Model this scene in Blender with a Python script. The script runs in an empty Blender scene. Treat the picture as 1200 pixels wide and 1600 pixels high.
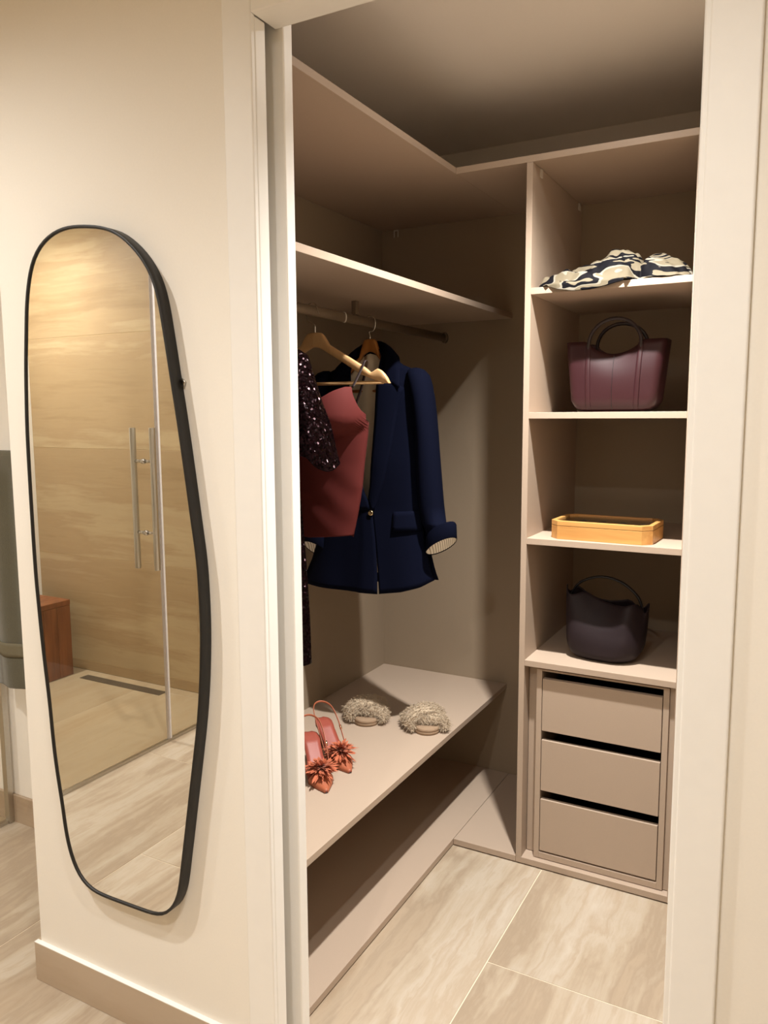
import bpy, bmesh, math, random
from mathutils import Vector, Matrix, noise
random.seed(7)
SC = bpy.context.scene
COL = SC.collection

# ------------------------------------------------------------------ camera
YAW, PITCH, ROLL, FPX = -0.4973, -0.1227, -0.0052, 1228.4
CAM = Vector((0.9097, -1.2307, 1.45))
Fw = Vector((math.sin(YAW)*math.cos(PITCH), math.cos(YAW)*math.cos(PITCH), math.sin(PITCH)))
Rt = Vector((math.cos(YAW), -math.sin(YAW), 0)); Up = Rt.cross(Fw)
R2 = Rt*math.cos(ROLL) + Up*math.sin(ROLL); U2 = -Rt*math.sin(ROLL) + Up*math.cos(ROLL)
cd = bpy.data.cameras.new('camera'); cam = bpy.data.objects.new('camera', cd); COL.objects.link(cam)
mw = Matrix.Identity(4)
for i in range(3):
    mw[i][0], mw[i][1], mw[i][2], mw[i][3] = R2[i], U2[i], -Fw[i], CAM[i]
cam.matrix_world = mw
cd.sensor_fit = 'AUTO'; cd.sensor_width = 36; cd.lens = FPX/1600*36; cd.clip_start = 0.02
SC.camera = cam

# ------------------------------------------------------------------ world, exposure
w = bpy.data.worlds.new('world'); SC.world = w; w.use_nodes = True
w.node_tree.nodes['Background'].inputs[0].default_value = (1.0, 0.86, 0.68, 1)
w.node_tree.nodes['Background'].inputs[1].default_value = 0.02
vs = SC.view_settings
vs.view_transform = 'Standard'; vs.look = 'None'; vs.gamma = 1; vs.use_curve_mapping = False
vs.exposure = 0.0
SC.cycles.use_denoising = True
SC.cycles.max_bounces = 10; SC.cycles.diffuse_bounces = 6; SC.cycles.glossy_bounces = 6
SC.cycles.transparent_max_bounces = 12
SC.cycles.sample_clamp_indirect = 6.0
WARM = (1.0, 0.97, 0.925)
# recessed ceiling downlights built further down, one of them added as wall fill: (x, y, watts, cone degrees, lens radius)
LAMPS = {'closet': (0.42, 0.63, 285, 122, 0.022, 2.43), 'mirror': (-0.965, -0.885, 140, 152, 0.03, 2.62),
         'door': (0.69, -0.80, 84, 126, 0.03, 2.62), 'wall_fill': (0.35, -1.50, 100, 168, 0.03, 2.62), 'shower': (-2.72, -1.30, 185, 158, 0.03, 2.62)}

# ------------------------------------------------------------------ helpers
def lin(c):
    return tuple((x/255/12.92) if x/255 <= 0.04045 else ((x/255+0.055)/1.055)**2.4 for x in c)

class N:
    """small node-tree builder"""
    def __init__(s, name):
        s.m = bpy.data.materials.new(name); s.m.use_nodes = True
        s.t = s.m.node_tree; s.b = s.t.nodes['Principled BSDF']; s.out = s.t.nodes['Material Output']
    def n(s, typ, **kw):
        nd = s.t.nodes.new(typ)
        for k, v in kw.items():
            if k in nd.inputs: nd.inputs[k].default_value = v
            else: setattr(nd, k, v)
        return nd
    def l(s, a, b): s.t.links.new(a, b)
    def ramp(s, fac, stops, interp='LINEAR'):
        r = s.n('ShaderNodeValToRGB'); r.color_ramp.interpolation = interp
        e = r.color_ramp.elements
        while len(e) < len(stops): e.new(0.5)
        for el, (p, c) in zip(e, stops):
            el.position = p; el.color = (*c, 1)
        s.l(fac, r.inputs[0]); return r.outputs[0]
    def coords(s, scale=(1, 1, 1), rand=True, kind='Object'):
        tc = s.n('ShaderNodeTexCoord'); mp = s.n('ShaderNodeMapping')
        mp.inputs['Scale'].default_value = scale
        if rand:
            oi = s.n('ShaderNodeObjectInfo'); mu = s.n('ShaderNodeMath', operation='MULTIPLY'); mu.inputs[1].default_value = 37.0
            s.l(oi.outputs['Random'], mu.inputs[0])
            ad = s.n('ShaderNodeVectorMath', operation='ADD'); s.l(tc.outputs[kind], ad.inputs[0]); s.l(mu.outputs[0], ad.inputs[1])
            s.l(ad.outputs[0], mp.inputs['Vector'])
        else:
            s.l(tc.outputs[kind], mp.inputs['Vector'])
        return mp.outputs[0]
    def bump(s, h, strength=0.1, dist=0.002):
        b = s.n('ShaderNodeBump'); b.inputs['Strength'].default_value = strength; b.inputs['Distance'].default_value = dist
        s.l(h, b.inputs['Height']); s.l(b.outputs[0], s.b.inputs['Normal'])

def plain(name, rgb, rough=0.5, metal=0.0, var=0.05, nscale=60, bstr=0.08, bdist=0.001, spec=0.5, sheen=0.0, coat=0.0):
    k = N(name); c = lin(rgb)
    no = k.n('ShaderNodeTexNoise'); no.inputs['Scale'].default_value = nscale; no.inputs['Detail'].default_value = 5
    k.l(k.coords(rand=False), no.inputs['Vector'])
    k.l(k.ramp(no.outputs['Fac'], [(0.25, tuple(x*(1-var) for x in c)), (0.75, tuple(min(1, x*(1+var)) for x in c))]), k.b.inputs['Base Color'])
    k.b.inputs['Roughness'].default_value = rough; k.b.inputs['Metallic'].default_value = metal
    k.b.inputs['Specular IOR Level'].default_value = spec
    k.b.inputs['Sheen Weight'].default_value = sheen; k.b.inputs['Coat Weight'].default_value = coat
    if bstr: k.bump(no.outputs['Fac'], bstr, bdist)
    return k.m

def travertine(name, axis, tint=1.0, stops=None, soft=1.0):
    """pale stone with long streaks running along the given axis"""
    k = N(name)
    def co(across, along): return k.coords({'x': (along, across, across), 'y': (across, along, across)}[axis])
    def tex(vec, scale, detail, rough=0.55):
        t = k.n('ShaderNodeTexNoise'); t.inputs['Scale'].default_value = scale; t.inputs['Detail'].default_value = detail; t.inputs['Roughness'].default_value = rough
        k.l(vec, t.inputs['Vector']); return t
    d = tex(co(3.2, 1.7), 1.0, 5)
    ms = k.n('ShaderNodeVectorMath', operation='SCALE'); ms.inputs['Scale'].default_value = 0.95*soft; k.l(d.outputs['Color'], ms.inputs[0])
    def warp(v):
        ad = k.n('ShaderNodeVectorMath', operation='ADD'); k.l(v, ad.inputs[0]); k.l(ms.outputs[0], ad.inputs[1]); return ad.outputs[0]
    a = tex(warp(co(4.4, 0.42)), 1.0, 7, 0.58); f = tex(warp(co(17, 1.3)), 1.0, 6, 0.65)
    mx = k.n('ShaderNodeMix', data_type='FLOAT'); mx.inputs[0].default_value = 0.30; k.l(a.outputs['Fac'], mx.inputs[2]); k.l(f.outputs['Fac'], mx.inputs[3])
    stops = stops or [(0.34, (190, 168, 142)), (0.42, (206, 186, 161)), (0.455, (194, 174, 150)), (0.50, (211, 193, 169)), (0.545, (222, 208, 188)), (0.58, (209, 190, 166)), (0.65, (228, 216, 198))]
    base = k.ramp(mx.outputs[0], [(p, tuple(x*tint for x in lin(c))) for p, c in stops])
    b = tex(co(2.2, 1.1), 0.8, 2)
    mm = k.n('ShaderNodeMix', data_type='RGBA', blend_type='MULTIPLY'); mm.inputs[0].default_value = 1.0
    k.l(base, mm.inputs[6]); k.l(k.ramp(b.outputs['Fac'], [(0.35, (0.88, 0.87, 0.85)), (0.65, (1, 1, 1))]), mm.inputs[7])
    k.l(mm.outputs[2], k.b.inputs['Base Color'])
    k.b.inputs['Roughness'].default_value = 0.42
    k.bump(f.outputs['Fac'], 0.05, 0.001)
    return k.m

def wood(name, light, dark, axis=(1.5, 18, 18), rough=0.45):
    k = N(name); v = k.coords(axis)
    no = k.n('ShaderNodeTexNoise'); no.inputs['Scale'].default_value = 2.2; no.inputs['Detail'].default_value = 5; no.inputs['Distortion'].default_value = 0.6
    k.l(v, no.inputs['Vector'])
    k.l(k.ramp(no.outputs['Fac'], [(0.3, lin(dark)), (0.7, lin(light))]), k.b.inputs['Base Color'])
    k.b.inputs['Roughness'].default_value = rough; k.bump(no.outputs['Fac'], 0.08, 0.001)
    return k.m

def glassy(name, tint=(0.985, 0.988, 0.978)):
    k = N(name)
    tr = k.n('ShaderNodeBsdfTransparent'); tr.inputs[0].default_value = (*tint, 1)
    gl = k.n('ShaderNodeBsdfGlossy'); gl.inputs['Roughness'].default_value = 0.01
    ge = k.n('ShaderNodeNewGeometry'); dt = k.n('ShaderNodeVectorMath', operation='DOT_PRODUCT'); k.l(ge.outputs['Normal'], dt.inputs[0]); k.l(ge.outputs['Incoming'], dt.inputs[1])
    ab = k.n('ShaderNodeMath', operation='ABSOLUTE'); k.l(dt.outputs['Value'], ab.inputs[0])
    iv = k.n('ShaderNodeMath', operation='SUBTRACT'); iv.inputs[0].default_value = 1.0; k.l(ab.outputs[0], iv.inputs[1])
    pw = k.n('ShaderNodeMath', operation='POWER'); pw.inputs[1].default_value = 5.0; k.l(iv.outputs[0], pw.inputs[0])
    fr = k.n('ShaderNodeMath', operation='MULTIPLY_ADD'); fr.inputs[1].default_value = 0.95; fr.inputs[2].default_value = 0.035; k.l(pw.outputs[0], fr.inputs[0])
    mx = k.n('ShaderNodeMixShader'); k.l(fr.outputs[0], mx.inputs[0]); k.l(tr.outputs[0], mx.inputs[1]); k.l(gl.outputs[0], mx.inputs[2])
    k.l(mx.outputs[0], k.out.inputs['Surface']); return k.m

def sequin():
    k = N('sequin_cloth'); v = k.coords(rand=False)
    vo = k.n('ShaderNodeTexVoronoi'); vo.inputs['Scale'].default_value = 230; k.l(v, vo.inputs['Vector'])
    g = k.n('ShaderNodeNewGeometry')
    sb = k.n('ShaderNodeVectorMath', operation='SUBTRACT'); sb.inputs[1].default_value = (0.5, 0.5, 0.5); k.l(vo.outputs['Color'], sb.inputs[0])
    ms = k.n('ShaderNodeVectorMath', operation='SCALE'); ms.inputs['Scale'].default_value = 1.35; k.l(sb.outputs[0], ms.inputs[0])
    ad = k.n('ShaderNodeVectorMath', operation='ADD'); k.l(g.outputs['Normal'], ad.inputs[0]); k.l(ms.outputs[0], ad.inputs[1])
    nm = k.n('ShaderNodeVectorMath', operation='NORMALIZE'); k.l(ad.outputs[0], nm.inputs[0])
    k.l(nm.outputs[0], k.b.inputs['Normal'])
    k.l(k.ramp(vo.outputs['Distance'], [(0.0, lin((30, 8, 13))), (0.6, lin((17, 5, 8))), (0.9, lin((5, 3, 3)))]), k.b.inputs['Base Color'])
    k.b.inputs['Metallic'].default_value = 0.7; k.b.inputs['Roughness'].default_value = 0.22; k.b.inputs['Specular IOR Level'].default_value = 0.12
    return k.m

def scarf_mat():
    k = N('scarf_silk'); v = k.coords((4.5, 7, 13), rand=False)
    wv = k.n('ShaderNodeTexNoise'); wv.inputs['Scale'].default_value = 1.25; wv.inputs['Detail'].default_value = 1.5; wv.inputs['Distortion'].default_value = 1.2
    k.l(v, wv.inputs['Vector'])
    k.l(k.ramp(wv.outputs['Fac'], [(0.0, lin((112, 103, 86))), (0.42, lin((8, 7, 12))), (0.505, lin((126, 120, 108))), (0.545, lin((104, 95, 78))), (0.62, lin((8, 7, 12))), (0.69, lin((108, 99, 81)))], 'CONSTANT'), k.b.inputs['Base Color'])
    k.b.inputs['Roughness'].default_value = 0.7; k.b.inputs['Specular IOR Level'].default_value = 0.1
    return k.m

def stripe_lining():
    k = N('striped_lining'); v = k.coords(rand=False)
    wv = k.n('ShaderNodeTexWave', wave_type='BANDS', bands_direction='X'); wv.inputs['Scale'].default_value = 45; wv.inputs['Distortion'].default_value = 0.6; k.l(v, wv.inputs['Vector'])
    k.l(k.ramp(wv.outputs['Fac'], [(0.1, lin((170, 160, 142))), (0.3, lin((248, 243, 232)))]), k.b.inputs['Base Color'])
    k.b.inputs['Roughness'].default_value = 0.6; return k.m

def emitter(name, rgb, strength):
    k = N(name); k.b.inputs['Emission Color'].default_value = (*rgb, 1); k.b.inputs['Emission Strength'].default_value = strength
    k.b.inputs['Base Color'].default_value = (0.9, 0.9, 0.9, 1); return k.m

MT = {
 'paint': plain('wall_paint', (236, 231, 221), 0.75, var=0.012, nscale=220, bstr=0.05, bdist=0.0005),
 'white': plain('white_lacquer', (238, 236, 231), 0.45, var=0.01, nscale=40, bstr=0.02),
 'ceil': plain('ceiling_paint', (226, 220, 212), 0.85, var=0.01, nscale=200, bstr=0.03),
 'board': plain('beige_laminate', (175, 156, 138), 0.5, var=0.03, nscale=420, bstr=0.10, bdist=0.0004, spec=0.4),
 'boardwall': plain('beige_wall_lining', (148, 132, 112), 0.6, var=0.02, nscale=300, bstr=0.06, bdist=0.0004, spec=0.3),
 'dark': plain('dark_gap', (16, 13, 11), 0.8),
 'tile_y': travertine('stone_floor_tile', 'y', 0.71),
 'tile_x': travertine('stone_wall_tile', 'x', 0.66, soft=0.5, stops= [(0.36, (186, 156, 114)), (0.44, (206, 177, 134)), (0.50, (200, 170, 128)), (0.56, (220, 195, 152)), (0.64, (212, 184, 142))]),
 'tile_s': travertine('stone_shower_tile', 'y', 0.60, [(0.36, (198, 170, 130)), (0.46, (210, 184, 145)), (0.54, (218, 195, 158)), (0.64, (206, 180, 140))]),
 'base': travertine('stone_skirting', 'x', 0.80, [(0.36, (186, 162, 136)), (0.48, (200, 178, 152)), (0.62, (210, 190, 166))]),
 'grout': plain('pale_grout', (226, 212, 188), 0.9, nscale=300),
 'grout_w': plain('sand_grout', (190, 166, 126), 0.9, nscale=300),
 'black': plain('black_frame_lacquer', (19, 16, 13), 0.5, var=0.05, bstr=0.02),
 'steel': plain('brushed_steel', (196, 192, 184), 0.28, 1.0, var=0.03, nscale=90, bstr=0.02),
 'chrome': plain('polished_wire', (214, 210, 204), 0.18, 1.0, bstr=0),
 'rail': plain('champagne_rail', (120, 104, 86), 0.5, 0.4, bstr=0.02),
 'alu': plain('satin_aluminium', (200, 196, 198), 0.35, 0.8, bstr=0.02),
 'glass': glassy('clear_glass'),
 'seal': plain('white_seal', (226, 222, 222), 0.4, bstr=0),
 'clip': plain('white_plastic', (205, 196, 184), 0.5, bstr=0),
 'navy': plain('navy_wool', (9, 12, 27), 0.9, var=0.10, nscale=500, bstr=0.12, bdist=0.0004, spec=0.04),
 'satin': plain('cream_satin', (212, 202, 182), 0.35, var=0.03, nscale=30, bstr=0.03),
 'red': plain('brick_red_jersey', (86, 37, 35), 0.72, var=0.05, nscale=600, bstr=0.12, bdist=0.0003, spec=0.08),
 'strap': plain('dark_strap', (34, 18, 18), 0.6),
 'sequin': sequin(),
 'blackcloth': plain('black_lining', (6, 4, 4), 0.95, spec=0.0),
 'stripe': stripe_lining(),
 'gold': plain('button_metal', (210, 190, 150), 0.25, 1.0, bstr=0),
 'wood_l': wood('pale_beech', (200, 162, 116), (180, 140, 94), (18, 18, 2)),
 'wood_d': wood('honey_beech', (160, 104, 46), (136, 84, 34), (18, 18, 2)),
 'bamboo': wood('bamboo', (206, 158, 92), (180, 126, 66), (1.4, 20, 20), 0.4),
 'teak': wood('red_teak', (136, 82, 46), (104, 58, 32), (14, 14, 1.2)),
 'burg': plain('burgundy_leather', (50, 23, 27), 0.40, spec=0.3, var=0.08, nscale=350, bstr=0.15, bdist=0.0004),
 'burgd': plain('burgundy_handle', (30, 14, 17), 0.45, nscale=350),
 'auber': plain('aubergine_leather', (36, 27, 30), 0.55, spec=0.2, var=0.08, nscale=350, bstr=0.15, bdist=0.0004),
 'auberd': plain('black_leather_strap', (16, 12, 14), 0.5, nscale=350),
 'cushion': plain('dark_velvet', (44, 36, 32), 0.9, nscale=200),
 'scarf': scarf_mat(),
 'fur': plain('oatmeal_fur', (184, 166, 142), 0.95, var=0.10, nscale=120, bstr=0, sheen=0.3),
 'sole': plain('beige_suede', (150, 126, 102), 0.85, nscale=300),
 'terra': plain('terracotta_satin', (164, 92, 62), 0.5, var=0.05, nscale=300, bstr=0.04),
 'insole': plain('rose_insole', (146, 70, 56), 0.45, var=0.05, nscale=200, bstr=0.03),
 'petal': plain('rust_organza', (176, 92, 58), 0.75, var=0.14, nscale=90, bstr=0.04, sheen=0.2),
 'soled': plain('dark_sole', (50, 34, 26), 0.6),
 'towel': plain('grey_green_terry', (86, 81, 62), 0.95, var=0.2, nscale=420, bstr=0.6, bdist=0.003, sheen=0.3),
 'towelb': plain('towel_band', (106, 99, 78), 0.8, var=0.05, nscale=200, bstr=0.1),
 'lens': emitter('lamp_lens', WARM, 6.0),
 'lens_c': emitter('closet_lamp_lens', WARM, 330.0),
}

class MB:
    """collects geometry for ONE mesh object"""
    def __init__(s): s.v = []; s.f = []; s.sm = []
    def add(s, vs_, fs, smooth=False):
        o = len(s.v); s.v += [tuple(p) for p in vs_]
        for f in fs: s.f.append(tuple(i+o for i in f)); s.sm.append(smooth)
    def box(s, x0, x1, y0, y1, z0, z1):
        s.add([(x0,y0,z0),(x1,y0,z0),(x1,y1,z0),(x0,y1,z0),(x0,y0,z1),(x1,y0,z1),(x1,y1,z1),(x0,y1,z1)],
              [(0,3,2,1),(4,5,6,7),(0,1,5,4),(1,2,6,5),(2,3,7,6),(3,0,4,7)]); return s
    def prism(s, poly, fn0, fn1, smooth=False):
        n = len(poly)
        s.add([fn0(p) for p in poly]+[fn1(p) for p in poly],
              [tuple(range(n))[::-1], tuple(range(n, 2*n))] + [(i, (i+1) % n, n+(i+1) % n, n+i) for i in range(n)], smooth); return s
    def loft(s, rings, closed=True, cap0=True, cap1=True, smooth=True):
        n = len(rings[0]); V = [p for r in rings for p in r]; Fs = []
        m = n if closed else n-1
        for j in range(len(rings)-1):
            for i in range(m):
                a, b = j*n+i, j*n+(i+1) % n
                Fs.append((a, b, b+n, a+n))
        if closed and cap0: Fs.append(tuple(range(n))[::-1])
        if closed and cap1: Fs.append(tuple(range((len(rings)-1)*n, len(rings)*n)))
        s.add(V, Fs, smooth); return s
    def grid(s, rows, smooth=True): return s.loft(rows, closed=False, smooth=smooth)
    def tube(s, pts, r, n=10, rx=None, up=None, cap=True, smooth=True):
        """r may be a list; rx = (a, b) ellipse factors with first axis nearest to up"""
        P = [Vector(p) for p in pts]; rr = r if isinstance(r, (list, tuple)) else [r]*len(P)
        T = [(P[min(i+1, len(P)-1)]-P[max(i-1, 0)]).normalized() for i in range(len(P))]
        a = Vector(up) if up else (Vector((0, 0, 1)) if abs(T[0].z) < 0.9 else Vector((1, 0, 0)))
        rings = []; A = None
        for i, p in enumerate(P):
            A = (a if (A is None or up) else A); A = (A-T[i]*A.dot(T[i])).normalized(); B = T[i].cross(A)
            fa, fb = rx or (1, 1)
            rings.append([p+A*(math.cos(q)*rr[i]*fa)+B*(math.sin(q)*rr[i]*fb) for q in (2*math.pi*k/n for k in range(n))])
        return s.loft(rings, True, cap, cap, smooth)
    def lathe(s, prof, c, n=32, smooth=True):
        rings = [[(c[0]+r*math.cos(2*math.pi*k/n), c[1]+r*math.sin(2*math.pi*k/n), c[2]+z) for k in range(n)] for r, z in prof]
        return s.loft(rings, True, False, False, smooth)
    def build(s, name, mat, parent=None, bevel=0, seg=2, solid=0, sub=0, label=None, offset=0.0, local=False):
        me = bpy.data.meshes.new(name); me.from_pydata(s.v, [], s.f)
        me.polygons.foreach_set('use_smooth', s.sm)
        bm = bmesh.new(); bm.from_mesh(me); bmesh.ops.recalc_face_normals(bm, faces=bm.faces); bm.to_mesh(me); bm.free()
        me.materials.append(MT[mat] if isinstance(mat, str) else mat); me.update()
        o = bpy.data.objects.new(name, me); COL.objects.link(o)
        if parent is not None: put(o, parent)
        if solid:
            md = o.modifiers.new('solid', 'SOLIDIFY'); md.thickness = solid; md.offset = offset
        if bevel:
            md = o.modifiers.new('bevel', 'BEVEL'); md.width = bevel; md.segments = seg; md.limit_method = 'ANGLE'; md.angle_limit = math.radians(40)
        if sub:
            md = o.modifiers.new('sub', 'SUBSURF'); md.levels = sub; md.render_levels = sub
        if label: o['label'] = label
        return o

WORLD_LOC = {}
def put(o, parent):
    o.parent = parent; o.matrix_parent_inverse = Matrix.Translation(-WORLD_LOC.get(parent.name, Vector((0, 0, 0))))
def thing(name, label, cat, loc=(0, 0, 0), group=None):
    o = bpy.data.objects.new(name, None); COL.objects.link(o); o.location = loc; o.empty_display_size = 0.05
    WORLD_LOC[o.name] = Vector(loc); o['label'] = label; o['category'] = cat
    if group: o['group'] = group
    return o
def tag(o, label, cat, group=None):
    o['label'] = label; o['category'] = cat
    if group: o['group'] = group
    return o
def struct(o): o['kind'] = 'structure'; return o
def interp(tab, x):
    if x <= tab[0][0]: return tab[0][1]
    for (a, b), (c, d) in zip(tab, tab[1:]):
        if x <= c: return b+(d-b)*(x-a)/(c-a)
    return tab[-1][1]
def sm(tab, x):
    """interp with eased segments averaged: a softer curve"""
    h = (tab[-1][0]-tab[0][0])/len(tab)*0.35
    return (interp(tab, x-h)+2*interp(tab, x)+interp(tab, x+h))/4
def spline(pts, n=8, closed=False):
    P = [Vector(p) for p in pts]; out = []; m = len(P)
    for i in range(m if closed else m-1):
        g = (lambda k: P[k % m]) if closed else (lambda k: P[max(0, min(m-1, k))])
        p0, p1, p2, p3 = g(i-1), g(i), g(i+1), g(i+2)
        for j in range(n):
            t = j/n
            out.append(0.5*((2*p1)+(p2-p0)*t+(2*p0-5*p1+4*p2-p3)*t*t+(3*p1-p0-3*p2+p3)*t**3))
    if not closed: out.append(P[-1])
    return out
def nz(x, y, z): return noise.noise(Vector((x, y, z)))

# ------------------------------------------------------------------ key dimensions
H = 2.43                      # closet ceiling
HB = 2.62                     # bathroom ceiling
XL, XW, XR = -0.774, -0.655, 0.80       # end of mirror wall, closet side walls
YU, YB = 1.084, 1.638         # front of shelving, closet back wall
GX = -1.56                    # shower glass line
SY = -1.866                   # shower tiled wall
NY = 0.50                     # towel wall

# ------------------------------------------------------------------ structure
fl = struct(MB().box(-3.05, 1.9, SY, YB, -0.03, -0.0012).build('floor', 'grout'))
TW, TL, GAP = 0.6035, 1.2, 0.0014
for k in range(-6, 4):
    x0 = 0.222+TW*k; x1 = x0+TW
    off = 0.60 if k % 2 == 0 else 0.0
    for j in range(-3, 3):
        y0 = off+TL*j; y1 = y0+TL
        a, b, c, d = max(x0, -3.05), min(x1, 1.9), max(y0, SY), min(y1, YB)
        if b-a < 0.02 or d-c < 0.02: continue
        if (b < XL+0.02 and c > NY) or (a > XR and c > 0.0): continue
        if a < GX-0.02 and b > GX+0.02: b_list = [(a, GX), (GX, b)]
        else: b_list = [(a, b)]
        for a_, b_ in b_list:
            if b_-a_ < 0.03: continue
            cx, cy = (a_+b_)/2, (c+d)/2
            m = MB().box(a_+GAP-cx, b_-GAP-cx, c+GAP-cy, d-GAP-cy, -0.0012, 0)
            t = m.build('floor_tile', 'tile_s' if b_ <= GX+0.001 else 'tile_y', bevel=0.0005, seg=1)
            t.location = (cx, cy, 0); t.parent = fl
struct(MB().box(XL, XR+0.05, 0.0, YB+0.05, H, H+0.03).build('ceiling', 'ceil'))
struct(MB().box(-3.1, 1.95, SY-0.05, NY+0.05, HB, HB+0.05).build('ceiling', 'ceil'))

wf = MB()
wf.box(XL, -0.03, 0, 0.028, 0, HB); wf.box(XL, -0.03, 0.098, 0.12, 0, HB); wf.box(XL, XW, 0.028, 0.098, 0, HB)
wf.box(-0.03, 0.755, 0, 0.12, 2.2145, HB); wf.box(0.755, 1.9, 0, 0.12, 0, HB)
struct(wf.build('wall_front', 'paint'))
struct(MB().box(XL, XW, 0.12, YB+0.05, 0, HB).build('wall_left', 'paint'))
struct(MB().box(XW, XR, YB+0.001, YB+0.05, 0, H).build('wall_back', 'ceil'))
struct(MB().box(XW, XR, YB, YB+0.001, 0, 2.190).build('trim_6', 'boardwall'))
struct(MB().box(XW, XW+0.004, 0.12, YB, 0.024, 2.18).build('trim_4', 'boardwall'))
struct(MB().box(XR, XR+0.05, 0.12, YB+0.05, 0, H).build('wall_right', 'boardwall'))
struct(MB().box(-3.1, XL, NY, NY+0.05, 0, HB).build('wall_north', 'paint'))
struct(MB().box(1.9, 1.95, SY, 0.12, 0, HB).build('wall_east', 'paint'))
struct(MB().box(-3.1, -3.05, SY-0.05, NY, 0, HB).build('wall_west', 'paint'))
ws = struct(MB().box(-3.05, 1.95, SY-0.05, SY-0.0012, 0, HB).build('wall_south', 'grout_w'))
rows = [0.0, 0.055, 0.664, 1.274, 1.884, HB]
for r in range(5):
    for c in range(5):
        a, b = -3.05+1.2*c-(0.0), -3.05+1.2*(c+1)
        b = min(b, 1.9)
        if b-a < 0.05: continue
        z0, z1 = rows[r], rows[r+1]; cx, cz = (a+b)/2, (z0+z1)/2
        t = MB().box(a+GAP-cx, b-GAP-cx, -0.0012, 0, z0+GAP-cz, z1-GAP-cz).build('wall_tile', 'tile_x', bevel=0.0005, seg=1)
        t.location = (cx, SY, cz); t.parent = ws
# door casing, head, jambs
t1 = MB().box(-0.0875, -0.0205, -0.012, 0.0, 0, 2.245)
t1.box(-0.036, -0.0205, 0.0, 0.032, 0, 2.171)
struct(t1.build('trim_1', 'white', bevel=0.003, seg=3))
t2 = MB().box(-0.0203, 0.7573, -0.012, 0.063, 2.171, 2.2135); t2.box(-0.0203, 0.7573, -0.012, 0.0, 2.2135, 2.245)
struct(t2.build('trim_2', 'white', bevel=0.002, seg=2))
t3 = MB().box(0.7575, 0.8244, -0.012, 0.0, 0, 2.245); t3.box(0.7495, 0.765, -0.010, 0.12, 0, 2.171)
struct(t3.build('trim_3', 'white', bevel=0.003, seg=3))
t5 = MB().box(-0.036, -0.022, 0.0975, 0.12, 0, 2.21)
struct(t5.build('trim_5', 'white', bevel=0.002))
d1 = struct(MB().box(-0.64, -0.004, 0.065, 0.095, 0.008, 2.205).build('door_1', 'white', bevel=0.003, seg=3))
# stone skirting
struct(MB().box(XL-0.012, -0.0875, -0.012, 0, 0, 0.104).box(XL-0.012, XL, 0, NY-0.012, 0, 0.104).build('baseboard_front', 'base', bevel=0.001, seg=1))
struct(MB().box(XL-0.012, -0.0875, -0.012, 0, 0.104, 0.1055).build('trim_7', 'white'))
struct(MB().box(-3.05, XL-0.012, NY-0.012, NY, 0, 0.102).build('baseboard_north', 'base', bevel=0.001, seg=1))
struct(MB().box(0.8244, 1.9, -0.012, 0, 0, 0.104).build('baseboard_right', 'base', bevel=0.001, seg=1))

# ------------------------------------------------------------------ ceiling downlights
def downlight(key, label):
    x, y, pw, cone, rad, H = LAMPS[key]
    t = thing('downlight', label, 'ceiling light', (x, y, H), 'recessed ceiling downlights')
    MB().lathe([(0.030, -0.001), (0.032, -0.004), (0.042, -0.004), (0.045, 0.0), (0.045, 0.002), (0.030, 0.002), (0.030, -0.001)], (x, y, H)).build('trim_ring', 'white', t)
    MB().lathe([(0.0, -0.0015), (0.012, -0.0015), (0.0285, -0.0008), (0.0285, 0.001), (0, 0.001)], (x, y, H), 24).build('lamp_lens', 'lens_c' if key == 'closet' else 'lens', t)
    ld = bpy.data.lights.new('downlight_lamp', 'SPOT'); ld.energy = pw; ld.color = WARM
    ld.spot_size = math.radians(cone); ld.spot_blend = 1.0; ld.shadow_soft_size = rad
    lo = bpy.data.objects.new('downlight_lamp', ld); COL.objects.link(lo); lo.location = (x, y, H-0.008); put(lo, t)
downlight('closet', 'round recessed downlight in the closet ceiling above the shelves')
downlight('mirror', 'round recessed downlight in the bathroom ceiling in front of the mirror')
downlight('door', 'round recessed downlight in the bathroom ceiling outside the closet doorway')
downlight('wall_fill', 'added unseen fill downlight in the bathroom ceiling nearest the tiled end wall')  # unseen lamp, added only to brighten the bathroom walls
downlight('shower', 'round recessed downlight in the ceiling over the shower')

# ------------------------------------------------------------------ closet boards
BT = 0.019
ts = thing('corner_shelf', 'beige L-shaped top shelf running round two closet walls below the ceiling', 'shelf', (XW, YB, 2.18))
MB().box(XW+0.004, -0.0902, 0.125, YB, 2.180, 2.180+BT).build('shelf_board', 'board', ts, bevel=0.0008)
MB().box(-0.0898, XR, YU, YB, 2.180, 2.180+BT).build('shelf_board', 'board', ts, bevel=0.0008)
def clip(p, parent, ax='y', up=True):
    x, y, z = p; m = MB(); s = -1 if up else 1
    if ax == 'y':
        m.box(x-0.010, x-0.0065, y-0.004, y, z, z+s*0.028); m.box(x+0.0065, x+0.010, y-0.004, y, z, z+s*0.028); m.box(x-0.010, x+0.010, y-0.004, y, z, z+s*0.004)
    else:
        m.box(x, x+0.004, y-0.010, y+0.010, z-0.024, z)
    return m.build('shelf_clip', 'clip', parent, label='small white plastic shelf clip')
clip((-0.585, YB, 2.178), ts); clip((0.015, YB, 2.178), ts)

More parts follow.
